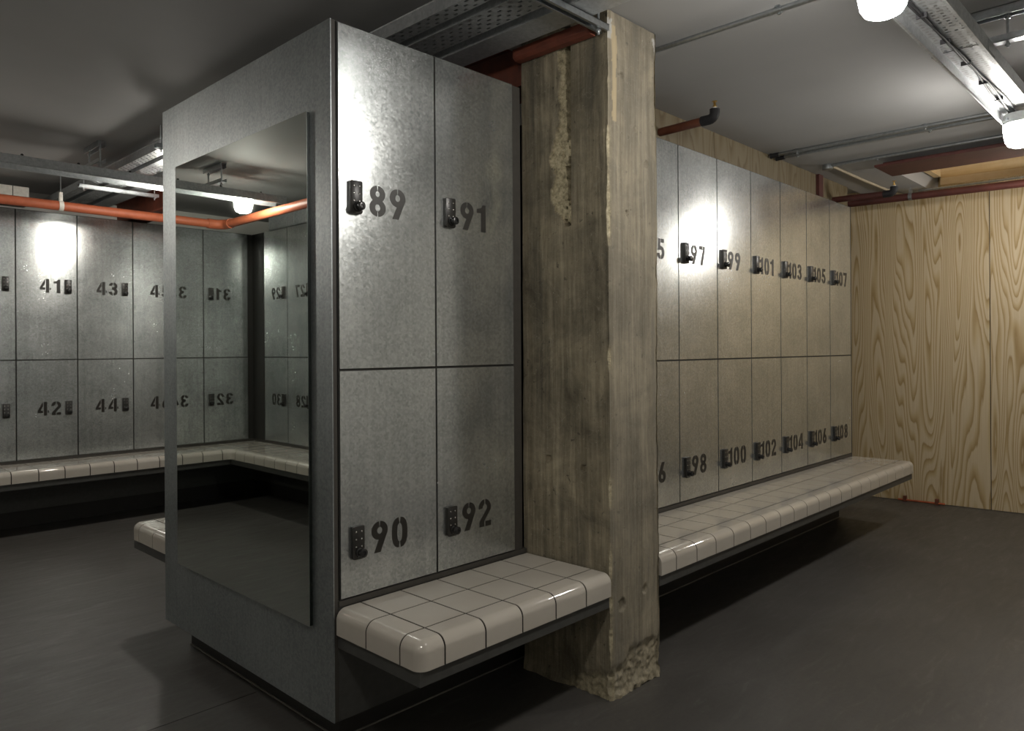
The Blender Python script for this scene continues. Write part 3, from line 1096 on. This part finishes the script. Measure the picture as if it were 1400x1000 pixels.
def hanger(t, x, ys, z_top, z_bot, strut_y, bottom_strut=True):
    """strut on the ceiling, rods and a strut across the tray; local coords of thing t"""
    a, c = strut_y
    st_ = MB()
    st_.quadbox(x - 0.0205, x + 0.0205, a, c, z_top - 0.0025, z_top)
    st_.quadbox(x - 0.0205, x - 0.018, a, c, z_top - 0.035, z_top)
    st_.quadbox(x + 0.018, x + 0.0205, a, c, z_top - 0.035, z_top)
    link('ceiling_strut', st_.mesh('ceiling_strut', 'conduit'), None, t)
    for y in ys:
        rd = MB().tube([(x, y, z_top - 0.004), (x, y, z_bot - 0.02)], 0.005, 8)
        rd.lathe([(0.010, z_bot - 0.016), (0.010, z_bot - 0.008)], (x, y, 0), 'Z', 6)
        rd.lathe([(0.010, z_top - 0.048), (0.010, z_top - 0.038)], (x, y, 0), 'Z', 6)
        link('hanger_rod', rd.mesh('hanger_rod', 'conduit', smooth=40), None, t)
    if bottom_strut:
        sb = MB()
        sb.quadbox(x - 0.0205, x + 0.0205, a, c, z_bot, z_bot + 0.003)
        sb.quadbox(x - 0.0205, x - 0.018, a, c, z_bot, z_bot + 0.024)
        sb.quadbox(x + 0.018, x + 0.0205, a, c, z_bot, z_bot + 0.024)
        link('support_strut', sb.mesh('support_strut', 'conduit'), None, t)


def lamp(label, loc, mat, group, rt=0.066, hb=0.045):
    t = thing('bulkhead_lamp', label, 'lamp', loc, 0, group)
    b_ = MB().lathe([(0.050, 0.0), (0.064, -0.004), (rt, -0.012), (rt, -hb), (rt - 0.003, -hb - 0.003)], (0, 0, 0), 'Z', 32)
    link('lamp_base', b_.mesh('lamp_base', 'grey_plastic', smooth=35), None, t)
    z0 = -hb - 0.0035
    g_ = MB().lathe([(rt - 0.002, z0), (rt + 0.001, z0 - 0.010), (rt - 0.003, z0 - 0.05), (rt - 0.008, z0 - 0.078), (rt - 0.018, z0 - 0.094), (rt - 0.034, z0 - 0.102), (0.012, z0 - 0.105)], (0, 0, 0), 'Z', 32)
    link('opal_dome', g_.mesh('opal_dome', mat, smooth=50), None, t)
    sc_ = MB()
    for a in (0.4, 2.5, 4.6):
        sc_.lathe([(0.006, 0), (0.006, 0.006)], (0, 0, 0), 'X', 8)
        for i in range(len(sc_.v) - 16, len(sc_.v)):
            x, y, z = sc_.v[i]
            x += rt - 0.001
            sc_.v[i] = (x * math.cos(a) - y * math.sin(a), x * math.sin(a) + y * math.cos(a), z - 0.028)
    link('clamp_screws', sc_.mesh('clamp_screws', 'conduit'), None, t)['kind'] = 'stuff'
    return t


# tray over the near aisle (inverted, lamps and cables under it)
YR0, ZRT, WR = -1.421, 2.351, 0.152
t = tray_thing('inverted perforated cable tray over the near aisle, carrying bright lamps and black cables', 7.45, WR, 0.050, True, 'mixed', (-2.2, YR0, ZRT), 0, None, True, (3.98, 5.9))
for hx in (0.9, 2.55, 4.09, 6.3):
    hanger(t, hx, (-0.030, WR + 0.030), ZR - ZRT if hx > 3.1 else ZL - ZRT, 0.022, (-0.10, WR + 0.06))
for q in range(3):
    pts = []
    for i in range(147):
        x = 0.05 + i * 0.05
        y = 0.108 + 0.009 * math.sin(x * 2.3 + q) + 0.004 * math.sin(x * 9 + q * 2) + (q - 1) * 0.0075
        z = -0.008 - 0.003 * math.sin(x * 6.5 + q * 1.7) - 0.004 * (q == 1)
        pts.append((x, y, z))
    link('cable', MB().tube(pts, 0.0042, 8).mesh('cable', 'cable', smooth=60), None, t)
for i in range(26):
    x = 0.2 + i * 0.28
    box_obj('cable_tie', (x, x + 0.005, 0.094, 0.126, -0.0165, -0.001), 'cable', t)
for i, (x, hi) in enumerate(((-0.97, 'before the end panel'), (0.88, 'before the concrete column'), (2.74, 'above the long bench'), (4.58, 'near the plywood wall'))):
    lamp('lit white bulkhead lamp under the near aisle cable tray, ' + hi, (x, YR0 + 0.076, 2.328), 'glow_aisle', 'bulkhead lamps over the near aisle')

# tray over the rear aisle
YL0, ZLT = 2.935, 2.397
t = tray_thing('inverted cable tray running over the rear aisle in front of the wall lockers', 5.3, 0.155, 0.052, True, 'mixed', (-1.52, YL0, ZLT), 0, None, True, ())
for hx in (0.50, 1.76, 3.4):
    hanger(t, hx, (-0.025, 0.18), ZL - ZLT, 0.022, (-0.06, 0.215))
for i in range(15):
    b_ = MB().lathe([(0.008, 0.0015), (0.008, 0.008), (0.005, 0.011)], (0.20 + 0.29 * i, 0.006, 0), 'Z', 8)
    link('bolt', b_.mesh('bolt', 'carcass'), None, t)
for x, hi in ((-1.225, 'nearest the corner post'), (0.72, 'above lockers 41 and 43'), (2.62, 'furthest from the corner post')):
    lamp('lit warm bulkhead lamp under the rear aisle cable tray, ' + hi, (x, YL0 + 0.078, ZLT + 0.002), 'glow_back', 'bulkhead lamps over the rear aisle', 0.064, 0.040)

# three upright trays crossing over the island
ZU = 2.442
for x0, x1, lab, pf in ((0.396, 0.460, 'narrow perforated cable tray crossing over the island, nearest the mirror panel', True),
                        (0.504, 0.620, 'wide perforated cable tray crossing over the island, middle of three', True),
                        (0.671, 0.790, 'plain cable trunking crossing over the island, next to the red steel beam', False)):
    tray_thing(lab, 8.1, x1 - x0, 0.048, False, 'slots', (x1, -3.3, ZU), math.pi / 2, None, pf)


def strut_thing(label, p0, p1, rods, ztop):
    """strut channel along x under the crossing trays"""
    t = thing('support_channel', label, 'strut channel', p0)
    L = p1[0] - p0[0]
    mb = MB()
    mb.quadbox(0, L, -0.0205, 0.0205, 0.0215, 0.024)
    mb.quadbox(0, L, -0.0205, -0.018, 0, 0.024)
    mb.quadbox(0, L, 0.018, 0.0205, 0, 0.024)
    mb.quadbox(0, L, -0.018, -0.011, 0, 0.0025)
    mb.quadbox(0, L, 0.011, 0.018, 0, 0.0025)
    link('channel', mb.mesh('channel', 'conduit'), None, t)
    for x in rods:
        rd = MB().tube([(x, 0, -0.02), (x, 0, ztop - p0[2] - 0.002)], 0.005, 8)
        rd.lathe([(0.010, -0.009), (0.010, -0.001)], (x, 0, 0), 'Z', 6)
        link('hanger_rod', rd.mesh('hanger_rod', 'conduit', smooth=40), None, t)
    return t


strut_thing('galvanised strut channel under the crossing trays, ending at the concrete column', (0.20, -0.405, 2.414), (0.882, -0.405, 2.414), (0.05, 0.645), ZL)
strut_thing('galvanised strut channel hung on rods behind the rear aisle tray', (0.335, 3.66, 2.405), (0.86, 3.66, 2.405), (0.03, 0.50), ZL)
strut_thing('galvanised strut channel under the crossing trays behind the end panel', (0.335, 2.30, 2.414), (0.86, 2.30, 2.414), (0.03, 0.50), ZL)

# ------------------------------------------------------------------ steel beams
t = thing('steel_beam', 'dark red steel beam running back over the island from the concrete column', 'steel beam')
box_obj('bottom_flange', (0.90, 1.06, 0.022, 4.86, 2.335, 2.349), 'rust', t)
box_obj('web', (0.972, 0.985, 0.022, 4.86, 2.349, 2.530), 'rust', t)
box_obj('top_flange', (0.90, 1.06, 0.022, 4.86, 2.530, 2.545), 'rust', t)
br = MB().prism([(0, -0.022), (0.032, -0.022), (0.046, -0.010), (0.046, 0.022), (0, 0.022)], 0.375, lambda u, v_, w_: (C0 - 0.006 - u, -0.362 + w_, 2.436 + v_))
tag(link('beam_bracket', br.mesh('beam_bracket', 'rust', bevel=0.002)), 'red oxide steel bracket fixed high on the concrete column', 'bracket')
t = thing('steel_beam', 'maroon steel beam under the lowered ceiling near the pine recess', 'steel beam')
box_obj('bottom_flange', (3.84, 4.20, -3.3, -0.365, 2.442, 2.456), 'maroon', t)
box_obj('web', (4.01, 4.025, -3.3, -0.365, 2.456, 2.5025), 'maroon', t)

# ------------------------------------------------------------------ pipes, conduits, sprinklers
def arc(c, r, a0, a1, ax, n=7):
    out = []
    for i in range(n + 1):
        a = math.radians(a0 + (a1 - a0) * i / n)
        u, v_ = r * math.cos(a), r * math.sin(a)
        out.append((c[0] + u, c[1] + v_, c[2]) if ax == 'xy' else (c[0], c[1] + u, c[2] + v_))
    return out


# orange pipe along the rear aisle, turning the corner
YP, ZP, XP = 3.83, 2.290, -1.46
t = thing('orange_pipe', 'orange sprinkler pipe running in front of the rear wall lockers and turning the corner', 'pipe')
pts = [(3.0, YP, ZP), (XP + 0.08, YP, ZP)] + arc((XP + 0.08, YP - 0.08, ZP), 0.08, 90, 180, 'xy') + [(XP, 1.2, ZP)]
link('pipe', MB().tube(pts, 0.033, 20).mesh('pipe', 'orange', smooth=50), None, t)
el = MB().tube([(XP + 0.13, YP, ZP), (XP + 0.08, YP, ZP)] + arc((XP + 0.08, YP - 0.08, ZP), 0.08, 90, 180, 'xy') + [(XP, YP - 0.13, ZP)], 0.039, 20)
link('elbow', el.mesh('elbow', 'orange', smooth=50), None, t)
for x in (0.27, 2.2):
    cl_ = MB()
    cl_.lathe([(0.0365, -0.014), (0.0365, 0.014)], (x, YP, ZP), 'X', 20)
    cl_.quadbox(x - 0.010, x + 0.010, YP - 0.014, YP + 0.014, ZP + 0.030, ZP + 0.095)
    link('pipe_clip', cl_.mesh('pipe_clip', 'white_plastic', smooth=40), None, t)
    link('hanger_rod', MB().tube([(x, YP, ZP + 0.09), (x, YP, ZL - 0.002)], 0.004, 8).mesh('hanger_rod', 'conduit', smooth=40), None, t)


def sprinkler(name, label, base_pts, r, head, mat):
    t = thing(name, label, 'sprinkler')
    link('pipe', MB().tube(base_pts, r, 16).mesh('pipe', mat, smooth=50), None, t)
    e = base_pts[-1]
    h = head
    el_ = MB().tube([(e[0], e[1] + 0.03, e[2]), (e[0], e[1] - 0.010, e[2])] + arc((e[0], e[1] - 0.010, e[2] + 0.03), 0.03, -90, -180, 'yz', 5) + [(e[0], e[1] - 0.04, e[2] + 0.045)], r * 1.16, 16)
    link('elbow', el_.mesh('elbow', 'cable', smooth=50), None, t)
    x, y, z = e[0], e[1] - 0.04, e[2] + 0.045
    link('white_collar', MB().lathe([(0.012, 0), (0.012, 0.008)], (x, y, z), 'Z', 12).mesh('white_collar', 'white_plastic', smooth=40), None, t)
    hd = MB().lathe([(0.010, 0.008), (0.010, 0.016), (0.006, 0.019), (0.004, 0.022), (0.003, 0.034), (0.005, 0.036)], (x, y, z), 'Z', 12)
    hd.tube([(x - 0.008, y, z + 0.016), (x - 0.009, y, z + 0.028), (x, y, z + 0.036)], 0.002, 6)
    hd.tube([(x + 0.008, y, z + 0.016), (x + 0.009, y, z + 0.028), (x, y, z + 0.036)], 0.002, 6)
    hd.lathe([(0.013, 0.036), (0.013, 0.038)], (x, y, z), 'Z', 12)
    link('sprinkler_head', hd.mesh('sprinkler_head', 'brass', smooth=40), None, t)
    return t


sprinkler('sprinkler_stub', 'brown sprinkler pipe stub with brass head above lockers 97 and 99', [(2.0, 0.080, 2.384), (2.0, -0.190, 2.388)], 0.021, None, 'brown')
sprinkler('sprinkler_stub', 'maroon sprinkler pipe stub with brass head above locker 107', [(4.32, 0.080, 2.360), (4.32, -0.300, 2.350)], 0.022, None, 'maroon')
t = thing('maroon_pipe', 'long maroon pipe crossing in front of the plywood wall below the ceiling opening', 'pipe')
link('pipe', MB().tube([(5.0, 0.60, 2.448), (5.0, -1.5, 2.414), (5.0, -3.3, 2.40)], 0.028, 16).mesh('pipe', 'maroon', smooth=50), None, t)
cl_ = MB().lathe([(0.0315, -0.013), (0.0315, 0.013)], (5.0, -0.255, 2.434), 'Y', 16)
cl_.quadbox(4.988, 5.012, -0.265, -0.245, 2.458, 2.490)
link('pipe_clip', cl_.mesh('pipe_clip', 'conduit', smooth=40), None, t)
link('hanger_rod', MB().tube([(5.0, -0.255, 2.48), (5.0, -0.255, 2.5025)], 0.004, 8).mesh('hanger_rod', 'conduit', smooth=40), None, t)


def conduit(label, pts, r=0.0105, saddles=(), mat='conduit', ends=True, group=None):
    t = thing('conduit', label, 'conduit', (0, 0, 0), 0, group)
    link('tube', MB().tube(pts, r, 12).mesh('tube', mat, smooth=50), None, t)
    for s in saddles:
        sd = MB().lathe([(r + 0.003, -0.008), (r + 0.003, 0.008)], s, 'Y', 14)
        sd.quadbox(s[0] - 0.018, s[0] + 0.018, s[1] - 0.008, s[1] + 0.008, s[2] + r - 0.003, s[2] + r + 0.0005)
        sd.lathe([(0.006, -r - 0.008), (0.006, -r)], s, 'Z', 8)
        link('saddle', sd.mesh('saddle', 'conduit', smooth=40), None, t)
    return t


zc = ZR - 0.0115
conduit('galvanised conduit fixed to the lowered ceiling right beside the concrete column', [(1.315, 0.06, zc), (1.315, -3.2, zc)], 0.0105, [(1.315, -0.86, zc)])
conduit('galvanised conduit of a close pair on the ceiling, the one nearer the concrete column', [(3.262, 0.075, zc), (3.262, -3.2, zc)], 0.0105, [(3.262, -0.82, zc), (3.262, -0.10, zc)])
conduit('galvanised conduit of a close pair on the ceiling, the one nearer the plywood wall', [(3.345, 0.075, zc), (3.345, -3.2, zc)], 0.0105, [(3.345, -0.82, zc), (3.345, -0.07, zc)])
conduit('galvanised conduit on the ceiling beside the maroon beam', [(3.795, -0.10, zc), (3.795, -3.2, zc)], 0.0105, [(3.795, -0.40, zc)])
t = conduit('pale conduit bending from a junction box towards the plywood wall', [(3.83, -0.105, zc), (4.40, -0.105, zc), (4.75, -0.12, zc - 0.004), (5.34, -0.16, zc - 0.006)], 0.0095, (), 'cable_cream')
jb = MB().lathe([(0.032, 0.011), (0.034, 0.006), (0.034, -0.020), (0.030, -0.023)], (3.80, -0.08, zc), 'Z', 20)
tag(link('junction_box', jb.mesh('junction_box', 'conduit', smooth=40)), 'round galvanised junction box where two ceiling conduits meet', 'junction box')
# end couplings are parts of their conduits
for o in list(COL.objects):
    if o.get('label', '').startswith('galvanised conduit of a close pair'):
        x = 3.262 if 'column' in o['label'] else 3.345
        cp = MB().lathe([(0.0145, -0.045), (0.0145, 0.0), (0.0165, 0.0), (0.0165, 0.010)], (x, 0.060, zc - 0.002), 'Y', 14)
        link('coupling', cp.mesh('coupling', 'cable', smooth=40), None, o)
conduit('thin galvanised conduit running above the maroon pipe', [(5.045, -0.30, 2.478), (5.045, -3.2, 2.462)], 0.0085)

# metal trunking on top of the side wall lockers, box above the rear wall lockers
t = thing('wall_trunking', 'galvanised trunking on top of the side wall lockers', 'trunking')
box_obj('trunking_body', (XW - 0.14, XW - 0.004, 1.2, 4.02, H + 0.004, H + 0.135), 'tray', t)
for y in (3.62, 2.6):
    box_obj('cover_joint', (XW - 0.145, XW - 0.0005, y - 0.03, y + 0.03, H + 0.003, H + 0.139), 'tray', t)
t = thing('cable_box', 'pale metal cable box above lockers 39 and 41 on the rear wall', 'box')
box_obj('box_body', (-0.42, 0.205, 4.36, 4.50, 2.358, 2.490), 'white_plastic', t, bevel=0.003)
box_obj('box_lid_joint', (0.10, 0.104, 4.357, 4.361, 2.358, 2.490), 'carcass', t)

# copper pipe tail at the foot of the plywood wall
t = thing('copper_pipe', 'short copper pipe with two clips at the foot of the plywood wall', 'pipe')
link('tube', MB().tube([(5.355, -0.045, 0.014), (5.378, -0.385, 0.014)], 0.008, 10).mesh('tube', 'copper', smooth=50), None, t)
for f_ in (0.15, 0.83):
    y = -0.045 - 0.34 * f_
    x = 5.355 + 0.023 * f_
    c_ = MB()
    c_.quadbox(x - 0.010, x + 0.018, y - 0.013, y + 0.013, 0.0, 0.048)
    link('clip', c_.mesh('clip', 'brown', bevel=0.002), None, t)
